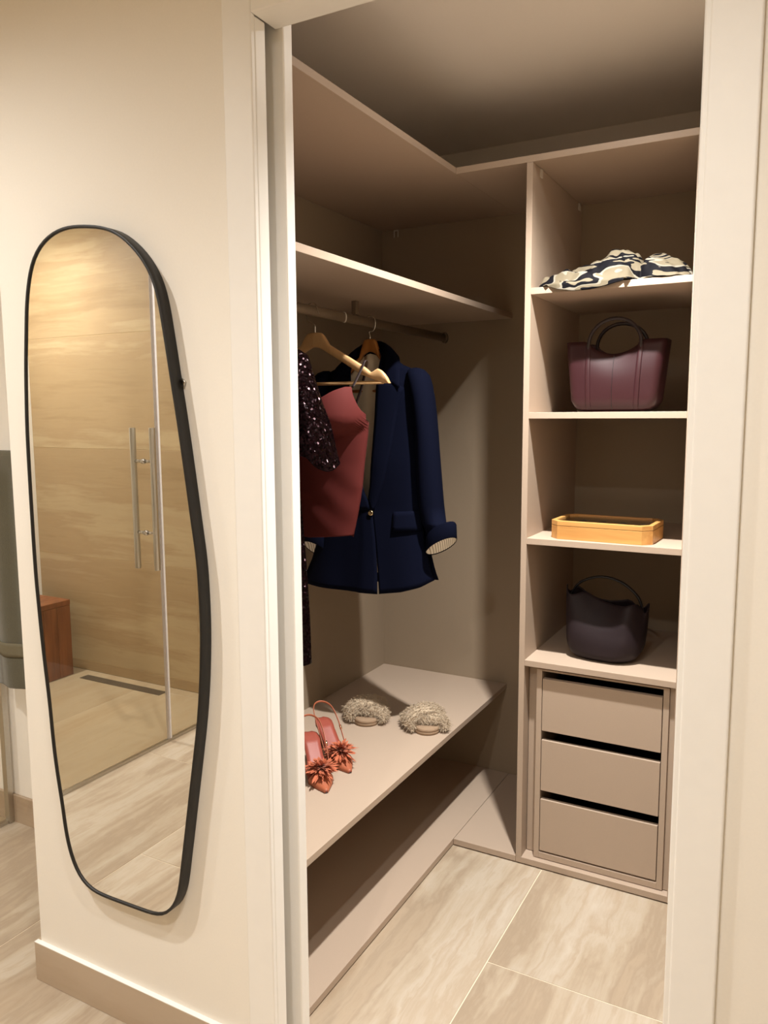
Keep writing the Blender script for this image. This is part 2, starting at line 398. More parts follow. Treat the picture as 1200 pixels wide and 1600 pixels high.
tag(MB().box(XW+0.004, -0.097, 0.125, YB, 1.805, 1.824).build('wardrobe_shelf', 'board', bevel=0.0008),
    'long beige shelf directly above the clothes rail', 'shelf')
tag(MB().box(XW+0.004, -0.0997, 0.125, YB, 0.374, 0.393).build('shoe_shelf', 'board', bevel=0.0008),
    'low beige shelf holding the furry slippers and terracotta heels', 'shelf')
tag(MB().box(XW+0.004, -0.0862, 0.125, YB, 0.004, 0.024).build('base_board', 'board', bevel=0.0008),
    'long beige base board on the floor under the shoe shelf', 'board')
cb = thing('corner_base_board', 'beige base board in the corner between the shoe shelf and drawer tower', 'board', (0, YU, 0))
MB().box(-0.0846, 0.134, YU, YB, 0.004, 0.024).build('board', 'board', cb, bevel=0.0008)
clip((0.0, YB, 0.026), cb, up=False)

tw = thing('shelf_tower', 'tall beige open shelving tower with four shelves above the drawers', 'shelving', (0.36, YU, 0))
MB().box(0.1345, 0.1527, YU, YB, 0.024, 2.1795).build('side_panel', 'board', tw, bevel=0.0008)
MB().box(0.6042, 0.6232, YU, YB, 0.024, 2.1795).build('side_panel', 'board', tw, bevel=0.0008)
for zt in (1.8222, 1.4558, 1.0712, 0.6836):
    MB().box(0.1527, 0.6042, YU+0.0008, YB, zt-BT, zt).build('shelf', 'board', tw, bevel=0.0008)
MB().box(0.135, XR, YU, YB, 0.004, 0.024).build('base_panel', 'board', tw, bevel=0.0008)
MB().box(0.6232, XR, YU+0.01, YU+0.029, 0.024, 2.1795).build('filler_panel', 'board', tw, bevel=0.0008)

clip((0.1529, 1.16, 2.1775), tw, 'x'); clip((0.1529, 1.60, 2.1775), tw, 'x')

dc = thing('drawer_unit', 'beige three-drawer unit built in at the bottom of the shelf tower', 'drawers', (0.385, 1.11, 0.024))
FY = 1.104
MB().box(0.1875, 0.2045, FY, YB-0.03, 0.026, 0.656).build('side_panel', 'board', dc, bevel=0.0008)
MB().box(0.5690, 0.5860, FY, YB-0.03, 0.026, 0.656).build('side_panel', 'board', dc, bevel=0.0008)
MB().box(0.2045, 0.5690, FY, YB-0.03, 0.026, 0.046).build('bottom_panel', 'board', dc, bevel=0.0008)
MB().box(0.2045, 0.5690, FY, YB-0.03, 0.650, 0.656).build('top_panel', 'board', dc, bevel=0.0005)
MB().box(0.1545, 0.1870, 1.135, 1.151, 0.026, 0.660).build('filler_strip', 'board', dc, bevel=0.0006)
MB().box(0.5865, 0.6040, 1.112, 1.128, 0.026, 0.660).build('filler_strip', 'board', dc, bevel=0.0006)
for z0, z1 in ((0.455, 0.625), (0.256, 0.424), (0.052, 0.226)):
    d = MB().box(0.2065, 0.5665, FY+0.001, FY+0.018, z0, z1).build('drawer_front', 'board', dc, bevel=0.0008)
    b = MB()
    b.box(0.2165, 0.2285, FY+0.0185, YB-0.06, z0+0.01, z1-0.04); b.box(0.5445, 0.5565, FY+0.0185, YB-0.06, z0+0.01, z1-0.04)
    b.box(0.2285, 0.5445, FY+0.0185, YB-0.06, z0+0.01, z0+0.02); b.box(0.2285, 0.5445, YB-0.072, YB-0.06, z0+0.02, z1-0.04)
    b.build('drawer_box', 'dark', d)

# ------------------------------------------------------------------ clothes rail
RX, RZ = -0.370, 1.748
ra = thing('clothes_rail', 'slim metal clothes rail mounted under the long shelf', 'rail', (RX, 0.9, RZ))
def oval(cx, cz, y, a, b, n=20): return [(cx+a*math.cos(2*math.pi*k/n), y, cz+b*math.sin(2*math.pi*k/n)) for k in range(n)]
MB().loft([oval(RX, RZ, 0.128, 0.0075, 0.015), oval(RX, RZ, YB-0.012, 0.0075, 0.015)]).build('rail_bar', 'rail', ra)
MB().loft([oval(RX, RZ, YB-0.014, 0.013, 0.021), oval(RX, RZ, YB-0.001, 0.013, 0.021)]).build('rail_bracket', 'rail', ra, bevel=0.001)
MB().loft([oval(RX, RZ, 0.875, 0.0088, 0.0163), oval(RX, RZ, 0.880, 0.0088, 0.0163)]).build('rail_joint', 'clip', ra)
MB().box(RX-0.008, RX+0.008, 0.935, 0.955, RZ+0.0145, 1.8045).build('rail_bracket', 'rail', ra, bevel=0.001)

# ------------------------------------------------------------------ clothes hangers
PROF = [(0.0, 0.0), (0.020, -0.001), (0.028, -0.007), (0.047, -0.036), (0.154, -0.097), (0.176, -0.112), (0.182, -0.120), (0.190, -0.117), (0.205, -0.108), (0.220, -0.115), (0.234, -0.132), (0.242, -0.149),
        (0.228, -0.150), (0.205, -0.143), (0.150, -0.122), (0.090, -0.085), (0.030, -0.052), (0.010, -0.043), (0.0, -0.042)]
def hanger(label, x, y, zn, wmat, hooksign=1, arm=0.0, hw=1.0, rod=True):
    t = thing('clothes_hanger', label, 'hanger', (x, y, zn-0.15))
    right = [(u*hw, dz-(arm if u > 0.04 else 0)) for u, dz in PROF]
    n1 = 12
    top, bot = right[:n1], right[n1:]
    rings = []
    us = [0.0, 0.012, 0.022, 0.03, 0.047, 0.07, 0.1, 0.13, 0.154, 0.17, 0.179, 0.184, 0.192, 0.205, 0.216, 0.226, 0.235, 0.2415]
    bt = sorted([(u, z) for u, z in bot]+[top[-1]])
    def ring(u, s):
        zt = interp(top, u*hw); zb = interp(bt, u*hw); zb = min(zb, zt-0.002)
        th = 0.009 if u < 0.2 else 0.007
        c = (zt+zb)/2; h = (zt-zb)/2; out = []
        for k in range(12):
            q = 2*math.pi*k/12; cy = math.cos(q); cz = math.sin(q)
            sgn = lambda a: (abs(a)**0.45)*(1 if a >= 0 else -1)
            out.append((x+s*u*hw, y+th*sgn(cy), zn+c+h*sgn(cz)))
        return out
    rings = [ring(u, -1) for u in reversed(us[1:])]+[ring(u, 1) for u in us]
    MB().loft(rings).build('hanger_body', wmat, t)
    dx = RX-x; dz = RZ-zn; h = hooksign
    pts = [(0, -0.01), (0, 0.008), (0.002*h+dx*0.4, 0.022), (-0.014*h+dx, dz-0.027), (-0.021*h+dx, dz-0.012), (-0.0205*h+dx, dz+0.006), (-0.012*h+dx, dz+0.018), (dx, dz+0.0215), (0.012*h+dx, dz+0.017), (0.019*h+dx, dz+0.003), (0.024*h+dx, dz-0.010)]
    MB().tube(spline([(x+a, y, zn+b) for a, b in pts], 5), 0.0016, 8).build('hook', 'chrome', t)
    if rod:
        MB().tube([(x-0.222*hw, y, zn-0.146-arm), (x+0.222*hw, y, zn-0.146-arm)], 0.0048, 12).build('trouser_bar', wmat, t)
    return t
hanger('pale wooden hanger carrying the brick-red camisole', -0.360, 0.70, 1.686, 'wood_l', 1)
hanger('honey-coloured wooden hanger inside the navy blazer', -0.368, 1.035, 1.696, 'wood_d', -1, arm=0.022, hw=0.80)
hanger('pale wooden hanger carrying the dark sequinned dress', -0.370, 0.36, 1.686, 'wood_l', 1, arm=0.005, hw=0.86, rod=False)

# ------------------------------------------------------------------ navy blazer
BX, BY = -0.365, 1.035
bl = thing('blazer', 'navy blazer with rolled cuffs and cream lining hanging deepest on the rail', 'blazer', (BX, BY, 0.87))
WB = [(0.87, 0.258), (0.95, 0.226), (1.05, 0.200), (1.15, 0.184), (1.25, 0.178), (1.35, 0.176), (1.45, 0.172), (1.53, 0.168), (1.60, 0.178), (1.70, 0.178)]
ER = [(0.87, 0.064), (0.95, 0.056), (1.05, 0.044), (1.133, 0.032), (1.178, 0.018), (1.22, 0.026), (1.345, 0.038), (1.447, 0.046), (1.55, 0.050), (1.66, 0.048)]
EL = [(0.87, 0.060), (0.95, 0.056), (1.05, 0.046), (1.133, 0.034), (1.178, 0.018), (1.198, 0.002), (1.271, -0.012), (1.345, -0.028), (1.45, -0.045), (1.55, -0.056), (1.66, -0.050)]
TOP = [(0.0, 1.664), (0.25, 1.634), (0.55, 1.607), (0.85, 1.592), (1.0, 1.582)]
def fdepth(z, s):
    d = interp([(0.87, 0.075), (1.0, 0.064), (1.15, 0.054), (1.3, 0.060), (1.5, 0.055), (1.7, 0.04)], z)
    return d*(1-max(0, (s-0.86)/0.14)**2*0.96)
def body_y(u, z, s, side=-1):
    q = max(0.0, 1-(abs(u)/(interp(WB, z)*1.03))**2.2)**0.5
    wr = 0.004*nz(u*9, z*4, 3.3*side)*q + 0.003*math.sin(u*38+z*5)*interp([(0.87, 1), (1.1, 0.3), (1.3, 0)], z)*q
    return BY + side*fdepth(z, s)*q*(1 if side < 0 else 0.62) + wr
def front(edge, sg):
    rows = []
    for i in range(43):
        s = i/42; row = []
        for j in range(23):
            t = j/22
            hem = interp([(0, 0.872), (0.4, 0.884), (0.75, 0.902), (1, 0.924)] if sg > 0 else [(0, 0.872), (1, 0.868)], t); z = hem+(interp(TOP, t)-hem)*s
            e = interp(edge, z); wd = interp(WB, z)*sg*(1 if sg > 0 else interp([(0.87, 1.10), (1.1, 1.02), (1.3, 1)], z))
            u = e+(wd-e)*t
            y = body_y(u, z, s) - (0.004 if sg < 0 and z < 1.18 and t < 0.2 else 0)
            row.append((BX+u, y, z))
        rows.append(row)
    return MB().grid(rows)
front(ER, 1).build('front_panel', 'navy', bl, solid=0.0025)
front(EL, -1).build('front_panel', 'navy', bl, solid=0.0025)
rows = []
for i in range(33):
    s = i/32; row = []
    for j in range(31):
        t = -1+2*j/30; a = abs(t)
        z = 0.885+0.035*a+(interp([(0, 1.672), (0.25, 1.655), (0.55, 1.607), (0.85, 1.592), (1, 1.582)], a)-0.885-0.035*a)*s
        row.append((BX+t*interp(WB, z), body_y(t*interp(WB, z), z, s, 1), z))
    rows.append(row)
MB().grid(rows).build('back_panel', 'navy', bl, solid=0.0025)
rows = []
for i in range(25):
    z = 0.93+(1.648-0.93)*i/24
    lw = interp([(1.5, 0.14), (1.58, 0.10), (1.62, 0.06), (1.65, 0.045)], z)
    rows.append([(BX+t*lw, BY-0.006+0.018*abs(t)+0.004*math.sin(t*9+z*4), z-0.012*abs(t)) for t in [-1+2*j/20 for j in range(21)]])
MB().grid(rows).build('lining', 'satin', bl, solid=0.001, label='cream satin lining')
LO = [(1.137, 0.036), (1.243, 0.076), (1.366, 0.104), (1.481, 0.122), (1.545, 0.140), (1.552, 0.112), (1.62, 0.10)]
for sg, edge in ((1, ER), (-1, EL)):
    rows = []
    for i in range(29):
        z = 1.145+(1.556-1.145)*i/28; e = interp(edge, z); o = interp(LO, z)*sg
        o = max(o, e+0.004) if sg > 0 else min(o, e-0.004)
        rows.append([(BX+e+(o-e)*t, body_y(e+(o-e)*t, z, (z-0.88)/0.76)-0.005-0.004*math.sin(math.pi*t), z-0.006*t) for t in [k/6 for k in range(7)]])
    MB().grid(rows).build('lapel', 'navy', bl, solid=0.002)
Pn = [(0.050, -0.046, 1.550), (0.056, -0.032, 1.610), (0.052, -0.006, 1.660), (0.034, 0.018, 1.684), (0.0, 0.026, 1.690)]
Qn = [(0.130, -0.052, 1.535), (0.122, -0.032, 1.595), (0.098, 0.008, 1.634), (0.056, 0.042, 1.650), (0.0, 0.048, 1.652)]
Pn = spline(Pn+[(-a, b, c) for a, b, c in Pn[-2::-1]], 4); Qn = spline(Qn+[(-a, b, c) for a, b, c in Qn[-2::-1]], 4)
MB().grid([[(BX+(p+(q-p)*t).x, BY+(p+(q-p)*t).y, (p+(q-p)*t).z+0.008*math.sin(math.pi*t)) for t in (0, 0.25, 0.5, 0.75, 1)] for p, q in zip(Pn, Qn)]).build('collar', 'navy', bl, solid=0.002)
SO = [(1.597, 0.176, 0.158, 0.008), (1.590, 0.196, 0.142, 0.024), (1.572, 0.213, 0.140, 0.036), (1.545, 0.222, 0.148, 0.043), (1.500, 0.230, 0.158, 0.047), (1.446, 0.236, 0.166, 0.048), (1.380, 0.243, 0.171, 0.047), (1.306, 0.250, 0.173, 0.045), (1.225, 0.259, 0.176, 0.043), (1.165, 0.265, 0.181, 0.041), (1.110, 0.272, 0.192, 0.040)]
def sleeve(sg, cuff_x, cuff_z, ta=0.029, tb=0.017):
    rings = []
    for z, o, i, ry in SO:
        c = (o+i)/2; r = (o-i)/2
        rings.append([(BX+sg*(c+(r+0.002*nz(z*9, q, sg))*math.cos(q)), BY-0.012+ry*math.sin(q)+0.002*nz(z*14, q*2, 1), z) for q in [2*math.pi*k/20 for k in range(20)]])
    # oblique opening, the front of it cut higher than the back
    def oblique(k, cz, grow=1.0, dy=0.0):
        out = []
        for q in [2*math.pi*k2/20 for k2 in range(20)]:
            a, b = math.cos(q)*grow, math.sin(q)*grow
            out.append((cuff_x+sg*0.050*a, BY-0.022+dy+0.036*b, cuff_z+cz+ta*a-tb*b))
        return out
    up = oblique(0, 0.050, 0.90); rings.append(up)
    s = MB().loft(rings, True, True, False).build('sleeve', 'navy', bl)
    c = MB().loft([oblique(0, 0.052, 0.93), oblique(0, 0.046, 1.0), oblique(0, 0.0, 1.04), oblique(0, -0.002, 1.02), oblique(0, 0.0, 1.0)], True, False, False)
    c.build('cuff', 'navy', s)
    MB().loft([oblique(0, 0.001, 1.0), oblique(0, 0.012, 0.93), oblique(0, 0.026, 0.80), oblique(0, 0.034, 0.35)], True, False, True).build('cuff_lining', 'stripe', s, label='cream cuff lining with fine stripes')
sleeve(1, -0.103, 1.038); sleeve(-1, -0.572, 0.990, 0.010, 0.032)
f = MB(); rows = []
for i in range(5):
    rows.append([(BX+u, body_y(u, 1.142-0.062*i/4, 0.4)-0.004-0.004*i/4, 1.142+0.05*(u-0.105)-0.064*i/4) for u in [0.106+0.088*j/8 for j in range(9)]])
f.grid(rows).build('pocket_flap', 'navy', bl, solid=0.003)
f = MB(); f.lathe([(0, 0.004), (0.006, 0.0045), (0.009, 0.003), (0.0095, 0.0), (0, 0.0)], (0, 0, 0), 20)
f.v = [(BX+0.030+x, body_y(0.03, 1.135, 0.35)-0.008-z, 1.135+y) for x, y, z in f.v]
f.build('button', 'gold', bl, label='small metal button')

# ------------------------------------------------------------------ brick-red camisole
CX, CY = -0.360, 0.70
ca = thing('camisole', 'brick-red camisole with moulded cups hanging in front of the blazer', 'camisole', (CX, CY, 1.10))
WC = [(1.098, 0.122), (1.177, 0.141), (1.25, 0.155), (1.32, 0.163), (1.395, 0.174), (1.45, 0.178), (1.54, 0.172)]
TC = [(0, 1.436), (0.03, 1.452), (0.06, 1.473), (0.09, 1.494), (0.122, 1.515), (0.146, 1.527), (0.156, 1.527), (0.168, 1.490), (0.179, 1.452)]
rows = []
NR, NC = 110, 120
for i in range(NR+1):
    s = i/NR; row = []
    for j in range(NC+1):
        t = -1+2*j/NC
        top = interp(TC, abs(t)*0.179); z = 1.098+0.010*abs(t)+(top-1.098-0.010*abs(t))*s
        wd = interp(WC, z); u = t*wd
        base = 0.060*max(0, 1-abs(t)**2.4)**0.5*interp([(1.1, 0.75), (1.3, 0.9), (1.45, 1.0), (1.54, 0.9)], z)
        d2 = ((abs(u)-0.092)/0.088)**2+((z-1.448)/(0.055 if z < 1.448 else 0.11))**2
        cup = 0.070*max(0, 1-d2)**0.45
        wire = 0.006*math.exp(-((d2-1.06)/0.07)**2) if z < 1.46 else 0
        wr = 0.0035*nz(u*14, z*9, 4.0)*interp([(1.1, 1), (1.36, 0.4), (1.4, 0)], z) + 0.002*math.sin((u*0.8+z)*60)*interp([(1.1, 0.6), (1.25, 0.5), (1.33, 0)], z)
        row.append((CX+u, CY-0.004-base-cup-wire-wr, z))
    rows.append(row)
fp = MB().grid(rows).build('front_panel', 'red', ca, solid=0.0015)
rows = []
for i in range(21):
    z = 1.102+(1.43-1.102)*i/20
    rows.append([(CX+t*interp(WC, z), CY-0.004+0.028*max(0, 1-abs(t)**2.4)**0.5, z) for t in [-1+2*j/24 for j in range(25)]])
MB().grid(rows).build('back_panel', 'red', ca, solid=0.0015)
def strap(sg):
    pts = [(CX+sg*0.151, CY-0.048, 1.526), (CX+sg*0.158, CY-0.030, 1.556), (CX+sg*0.164, CY-0.0135, 1.585), (CX+sg*0.166, CY-0.006, 1.599), (CX+sg*0.166, CY+0.006, 1.599), (CX+sg*0.160, CY+0.014, 1.585), (CX+sg*0.140, CY+0.022, 1.53), (CX+sg*0.115, CY+0.024, 1.47), (CX+sg*0.10, CY+0.022, 1.425)]
    MB().tube(spline(pts, 5), 0.0042, 8, rx=(1.0, 0.3), up=(1, 0, 0)).build('strap', 'strap', ca, label='thin dark shoulder strap')
strap(1); strap(-1)

# ------------------------------------------------------------------ dark sequinned dress
DX, DY = -0.370, 0.36
dr = thing('sequin_dress', 'dark plum sequinned dress with short sleeves hanging nearest the doorway', 'dress', (DX, DY, 0.83))
WD = [(0.83, 0.205), (0.95, 0.200), (1.10, 0.190), (1.25, 0.178), (1.40, 0.178), (1.52, 0.175), (1.60, 0.175)]
def dring(z, k=1.0, d=0.055):
    wd = interp(WD, z)*k
    return [(DX+wd*math.cos(q)+0.004*math.sin(q*7+z*6), DY+d*k*math.sin(q)*(1+0.15*math.sin(q*6+z*3)), z) for q in [2*math.pi*j/64 for j in range(64)]]
MB().loft([dring(0.83+0.70*i/30) for i in range(31)]+[dring(1.555, 0.98, 0.048), dring(1.585, 0.86, 0.035), dring(1.607, 0.66, 0.022), dring(1.622, 0.45, 0.014)], True, False, True).build('dress_body', 'sequin', dr)
def dsleeve(sg):
    st = [(1.606, -0.200, 0.028, 0.014), (1.592, -0.186, 0.036, 0.028), (1.547, -0.176, 0.038, 0.040), (1.494, -0.160, 0.044, 0.050), (1.448, -0.146, 0.050, 0.056), (1.388, -0.132, 0.047, 0.060), (1.345, -0.120, 0.046, 0.062)]
    rings = []
    for z, xc, r, ry in st:
        u = xc-DX
        rings.append([(DX+sg*(u+r*math.cos(q)), DY-0.018+ry*math.sin(q)*(1+0.10*math.sin(5*q)), z-(0.02*math.cos(q) if z < 1.5 else 0)+0.008*math.sin(3*q)*(z < 1.4)) for q in [2*math.pi*k/32 for k in range(32)]])
    inner = [[(p[0]*0.98+0.02*(DX+sg*0.25), p[1], p[2]+0.012) for p in rings[-1]]]
    s = MB().loft(rings, True, True, False).build('sleeve', 'sequin', dr)
    MB().loft([[(p[0], p[1], p[2]+0.001) for p in rings[-1]], [((p[0]-DX-sg*0.248)*0.92+DX+sg*0.248, (p[1]-DY+0.018)*0.92+DY-0.018, p[2]+0.008) for p in rings[-1]], [((p[0]-DX-sg*0.245)*0.7+DX+sg*0.243, (p[1]-DY+0.018)*0.7+DY-0.018, p[2]*0.3+0.7*1.352+0.022) for p in rings[-1]]], True, False, True).build('sleeve_lining', 'blackcloth', s)
dsleeve(1); dsleeve(-1)

# ------------------------------------------------------------------ furry slippers
ZS = 0.393
def fur_tufts(pts, n, ln, wd, seed):
    """pts: list of (position, normal) sampled on the strap; short tapering tufts joined into one pelt"""
    rnd = random.Random(seed); m = MB()
    for _ in range(n):
        p, nn = rnd.choice(pts)
        p = p+Vector((rnd.gauss(0, 0.003), rnd.gauss(0, 0.003), rnd.gauss(0, 0.002)))
        d = (nn+Vector((rnd.gauss(0, 0.55), rnd.gauss(0, 0.55), rnd.gauss(0, 0.4)-0.12))).normalized()
        L = ln*(0.6+0.8*rnd.random()); s = d.orthogonal().normalized(); s = Matrix.Rotation(rnd.random()*6.28, 3, d) @ s
        mid = p+d*L*0.55+Vector((0, 0, -0.001)); tip = p+d*L+Vector((rnd.gauss(0, 0.002), rnd.gauss(0, 0.002), -0.003))
        for vv in (p, mid, tip): vv.z = max(vv.z, ZS+0.0015)
        w2 = wd*(0.7+0.6*rnd.random())
        m.add([p-s*w2, p+s*w2, mid+s*w2*0.8, mid-s*w2*0.8, tip], [(0, 1, 2, 3), (3, 2, 4)], True)
    return m
def slipper(label, toe, ang, seed, mirror=1):
    """toe: xy of the toe end, ang: heading of the toe"""
    t = thing('fur_slipper', label, 'slipper', (toe[0], toe[1], ZS), 'pair of furry slippers')
    ca_, sa_ = math.cos(ang), math.sin(ang)
    def W(a, b, z):   # a: back from the toe, b: sideways
        b *= mirror
        return Vector((toe[0]-a*ca_-b*sa_, toe[1]-a*sa_+b*ca_, ZS+z))
    out = []
    hw = [(0.0, 0.0), (0.006, 0.022), (0.02, 0.036), (0.045, 0.045), (0.075, 0.047), (0.12, 0.038), (0.16, 0.034), (0.20, 0.034), (0.225, 0.026), (0.237, 0.012), (0.24, 0.0)]
    A = [x for x, _ in hw]
    ol = spline([(a, h, 0) for a, h in hw]+[(a, -h, 0) for a, h in hw[-2:0:-1]], 4, True)
    def lay(z, k): return [W(0.12+(p.x-0.12)*k, p.y*k, z) for p in ol]
    so = MB().loft([lay(0.0, 0.96), lay(0.002, 0.99), lay(0.010, 1.0), lay(0.0115, 0.985), lay(0.013, 1.0), lay(0.021, 0.99), lay(0.023, 0.95)]).build('sole', 'sole', t)
    for k, (a0, a1) in enumerate(((0.050, 0.104), (0.112, 0.070))):
        rings = []; smp = []
        for i in range(25):
            s = i/24; th = math.pi*s
            a = a0+(a1-a0)*s; b = 0.056*math.cos(th); z = 0.016+(0.024+0.014*k)*math.sin(th)**0.7
            c = W(a, b, z); tn = (W(a+(a1-a0)*0.02, b-0.05*math.sin(th)*0.08, z)-c).normalized()
            along = (W(a+0.01, b, z)-c).normalized(); nrm = (W(a, b*1.25, z+0.02*math.sin(th)+0.003)-c).normalized()
            ring = []
            for q in [2*math.pi*j/14 for j in range(14)]:
                rr = 1+0.10*nz(i*0.6, q*1.5, seed+k)
                pt = c+along*(0.040*math.cos(q)*rr)+nrm*(0.018*math.sin(q)*rr); pt.z = max(pt.z, ZS+0.003)
                ring.append(pt); smp.append((pt, (along*math.cos(q)*0.5+nrm*math.sin(q)).normalized()))
            rings.append(ring)
        st = MB().loft(rings).build('fur_strap', 'fur', t)
        p = fur_tufts([x for x in smp], 7000, 0.0095, 0.0007, seed*10+k).build('fur_pile', 'fur', st); p['kind'] = 'stuff'
    return t
slipper('oatmeal furry slipper lying in the shadow, nearer the closet side wall', (-0.372, 1.000), math.atan2(-0.86, 0.50), 3)
slipper('oatmeal furry slipper in the light, nearer the front edge of its shelf', (-0.150, 1.034), math.atan2(-0.78, 0.62), 8)

# ------------------------------------------------------------------ terracotta heels
def heel_shoe(label, toe, heel, seed):
    t = thing('slingback_heel', label, 'shoe', (toe[0], toe[1], ZS), 'pair of terracotta heels')
    dv = Vector((toe[0]-heel[0], toe[1]-heel[1], 0)); L = dv.length; f = dv/L; sd = Vector((-f.y, f.x, 0))
    def W(a, b, z): return Vector((toe[0], toe[1], ZS))-f*(a*L)+sd*b+Vector((0, 0, z))
    hw = [(0.0, 0.0025), (0.05, 0.009), (0.10, 0.015), (0.20, 0.027), (0.32, 0.037), (0.45, 0.034), (0.60, 0.025), (0.75, 0.025), (0.88, 0.028), (0.96, 0.022), (1.0, 0.010)]
    zz = [(0.0, 0.004), (0.15, 0.003), (0.30, 0.004), (0.42, 0.012), (0.60, 0.040), (0.80, 0.072), (0.92, 0.082), (1.0, 0.084)]
    S = [i/40 for i in range(41)]
    def strip(z0, z1, k):
        rings = []
        for a in S:
            h = interp(hw, a)*k; z = interp(zz, a)
            rings.append([W(a, -h, z+z0), W(a, h, z+z0), W(a, h, z+z1), W(a, h*0.5, z+z1-0.001), W(a, 0, z+z1-0.0015), W(a, -h*0.5, z+z1-0.001), W(a, -h, z+z1)])
        return MB().loft(rings)
    strip(-0.004, 0.0, 0.97).build('outsole', 'soled', t, label='dark thin outsole')
    strip(0.0005, 0.006, 1.0).build('insole', 'insole', t, label='rose satin insole')
    m = MB(); m.loft([[W(0.93+0.055*k1*math.cos(q), 0.020*k1*math.sin(q), z) for q in [2*math.pi*j/16 for j in range(16)]] for z, k1 in ((0.0, 0.42), (0.02, 0.45), (0.05, 0.62), (0.068, 0.9), (0.077, 1.0))])
    m.build('heel', 'terra', t)
    rings = []
    for i in range(15):          # pointed toe cap
        a = 0.0+0.30*i/14; h = interp(hw, a)+0.0015; z = interp(zz, a); hh = interp([(0, 0.006), (0.1, 0.013), (0.2, 0.022), (0.30, 0.030)], a)
        rings.append([W(a, h*math.cos(q), z+hh*math.sin(q)**0.8 if 0 < q < math.pi else z-0.002) for q in [math.pi*j/12 for j in range(13)]])
    MB().grid(rings).build('toe_cap', 'terra', t, solid=0.0015)
    # slingback strap
    pts = [W(0.42, 0.036, 0.018), W(0.55, 0.036, 0.050), W(0.75, 0.036, 0.098), W(0.92, 0.030, 0.128), W(1.02, 0.012, 0.138), W(1.02, -0.012, 0.138), W(0.92, -0.030, 0.128), W(0.75, -0.036, 0.098), W(0.55, -0.036, 0.050), W(0.42, -0.036, 0.018)]
    MB().tube(spline(pts, 6), 0.0034, 8, rx=(1.0, 0.45), up=(0, 0, 1)).build('slingback_strap', 'terra', t)
    bk = MB().tube([W(0.66, 0.0385, 0.072), W(0.70, 0.0385, 0.082)], 0.004, 8).build('buckle', 'gold', t)
    # fringed flower on the toe
    rnd = random.Random(seed); m = MB(); c = W(0.30, 0, 0.036)
    for k in range(240):
        ring = k/240; el = math.radians(88-88*ring**0.8+rnd.gauss(0, 9)); az = k*2.39996+rnd.gauss(0, 0.1)
        d = Vector((math.cos(el)*math.cos(az), math.cos(el)*math.sin(az), math.sin(el)))
        Ln = (0.030+0.022*ring)*(0.8+0.45*rnd.random()); s = d.cross(Vector((rnd.gauss(0, 0.4), rnd.gauss(0, 0.4), 1))).normalized(); w2 = 0.0028+0.0024*rnd.random()
        nrm = s.cross(d)
        b0 = c+d*0.004; p1 = c+d*Ln*0.5+nrm*0.003; p2 = c+d*Ln*0.85-Vector((0, 0, 0.003)); tip = c+d*Ln*1.05-Vector((0, 0, 0.007))
        m.add([b0-s*w2*0.3, b0+s*w2*0.3, p1+s*w2, p1-s*w2, p2+s*w2*0.8, p2-s*w2*0.8, tip], [(0, 1, 2, 3), (3, 2, 4, 5), (5, 4, 6)], True)
    fo = m.build('flower', 'petal', t, label='rust-coloured fringed flower on the toe'); fo['kind'] = 'stuff'
    MB().lathe([(0, 0.012), (0.006, 0.010), (0.009, 0.003), (0.006, -0.004), (0, -0.006)], c, 12).build('flower_core', 'petal', t)
heel_shoe('terracotta slingback heel with toe flower, the one closer to the front shelf edge', (-0.238, 0.536), (-0.408, 0.700), 11)
heel_shoe('terracotta slingback heel with toe flower, the one closer to the furry slippers', (-0.243, 0.674), (-0.438, 0.814), 12)

# ------------------------------------------------------------------ burgundy tote
TX, TY, TZ = 0.372, 1.275, 1.4558
to = thing('tote_bag', 'burgundy leather tote bag with two dark arched handles', 'handbag', (TX, TY, TZ))
def rrect(hx, hy, n=16, r=0.022):
    """rounded rectangle, evenly spaced along its long sides"""
    out = []
    L = [(-hx+r+(2*hx-2*r)*k/n, -hy) for k in range(n)]
    out += L+[(hx-r+r*math.sin(q), -hy+r-r*math.cos(q)) for q in [math.pi/2*k/5 for k in range(5)]]
    out += [(hx, -hy+r+(2*hy-2*r)*k/6) for k in range(6)]+[(hx-r+r*math.cos(q), hy-r+r*math.sin(q)) for q in [math.pi/2*k/5 for k in range(5)]]
    out += [(hx-r-(2*hx-2*r)*k/n, hy) for k in range(n)]+[(-hx+r-r*math.sin(q), hy-r+r*math.cos(q)) for q in [math.pi/2*k/5 for k in range(5)]]
    out += [(-hx, hy-r-(2*hy-2*r)*k/6) for k in range(6)]+[(-hx+r-r*math.cos(q), -hy+r-r*math.sin(q)) for q in [math.pi/2*k/5 for k in range(5)]]
    return out
def tote_ring(v):
    hx = interp([(0, 0.095), (0.04, 0.112), (0.10, 0.121), (0.16, 0.128), (1, 0.150)], v); hy = interp([(0, 0.050), (0.05, 0.066), (0.15, 0.072), (0.6, 0.066), (1, 0.054)], v)
    ring = []
    for px, py in rrect(hx, hy, 28):
        a = abs(px)/0.150
        ztop = 0.213-0.040*max(0, 1-(a/0.56)**2)**0.9
        if abs(py) < hy*0.9: ztop = min(ztop, 0.213)
        z = ztop*v if v > 0.2 else 0.213*v*(1-(v/0.2))+ztop*v*(v/0.2)
        bulge = 0.010*math.sin(math.pi*min(1, v))*max(0, 1-(px/hx)**2)
        ring.append((TX+px, TY+py-bulge*(1 if py < 0 else -1), TZ+0.001+z))
    return ring
vs_ = [0, 0.02, 0.05, 0.10, 0.16, 0.25, 0.35, 0.45, 0.55, 0.65, 0.75, 0.85, 0.93, 1.0]
MB().loft([tote_ring(v) for v in vs_], True, True, False).build('bag_body', 'burg', to, solid=0.003, offset=-1)
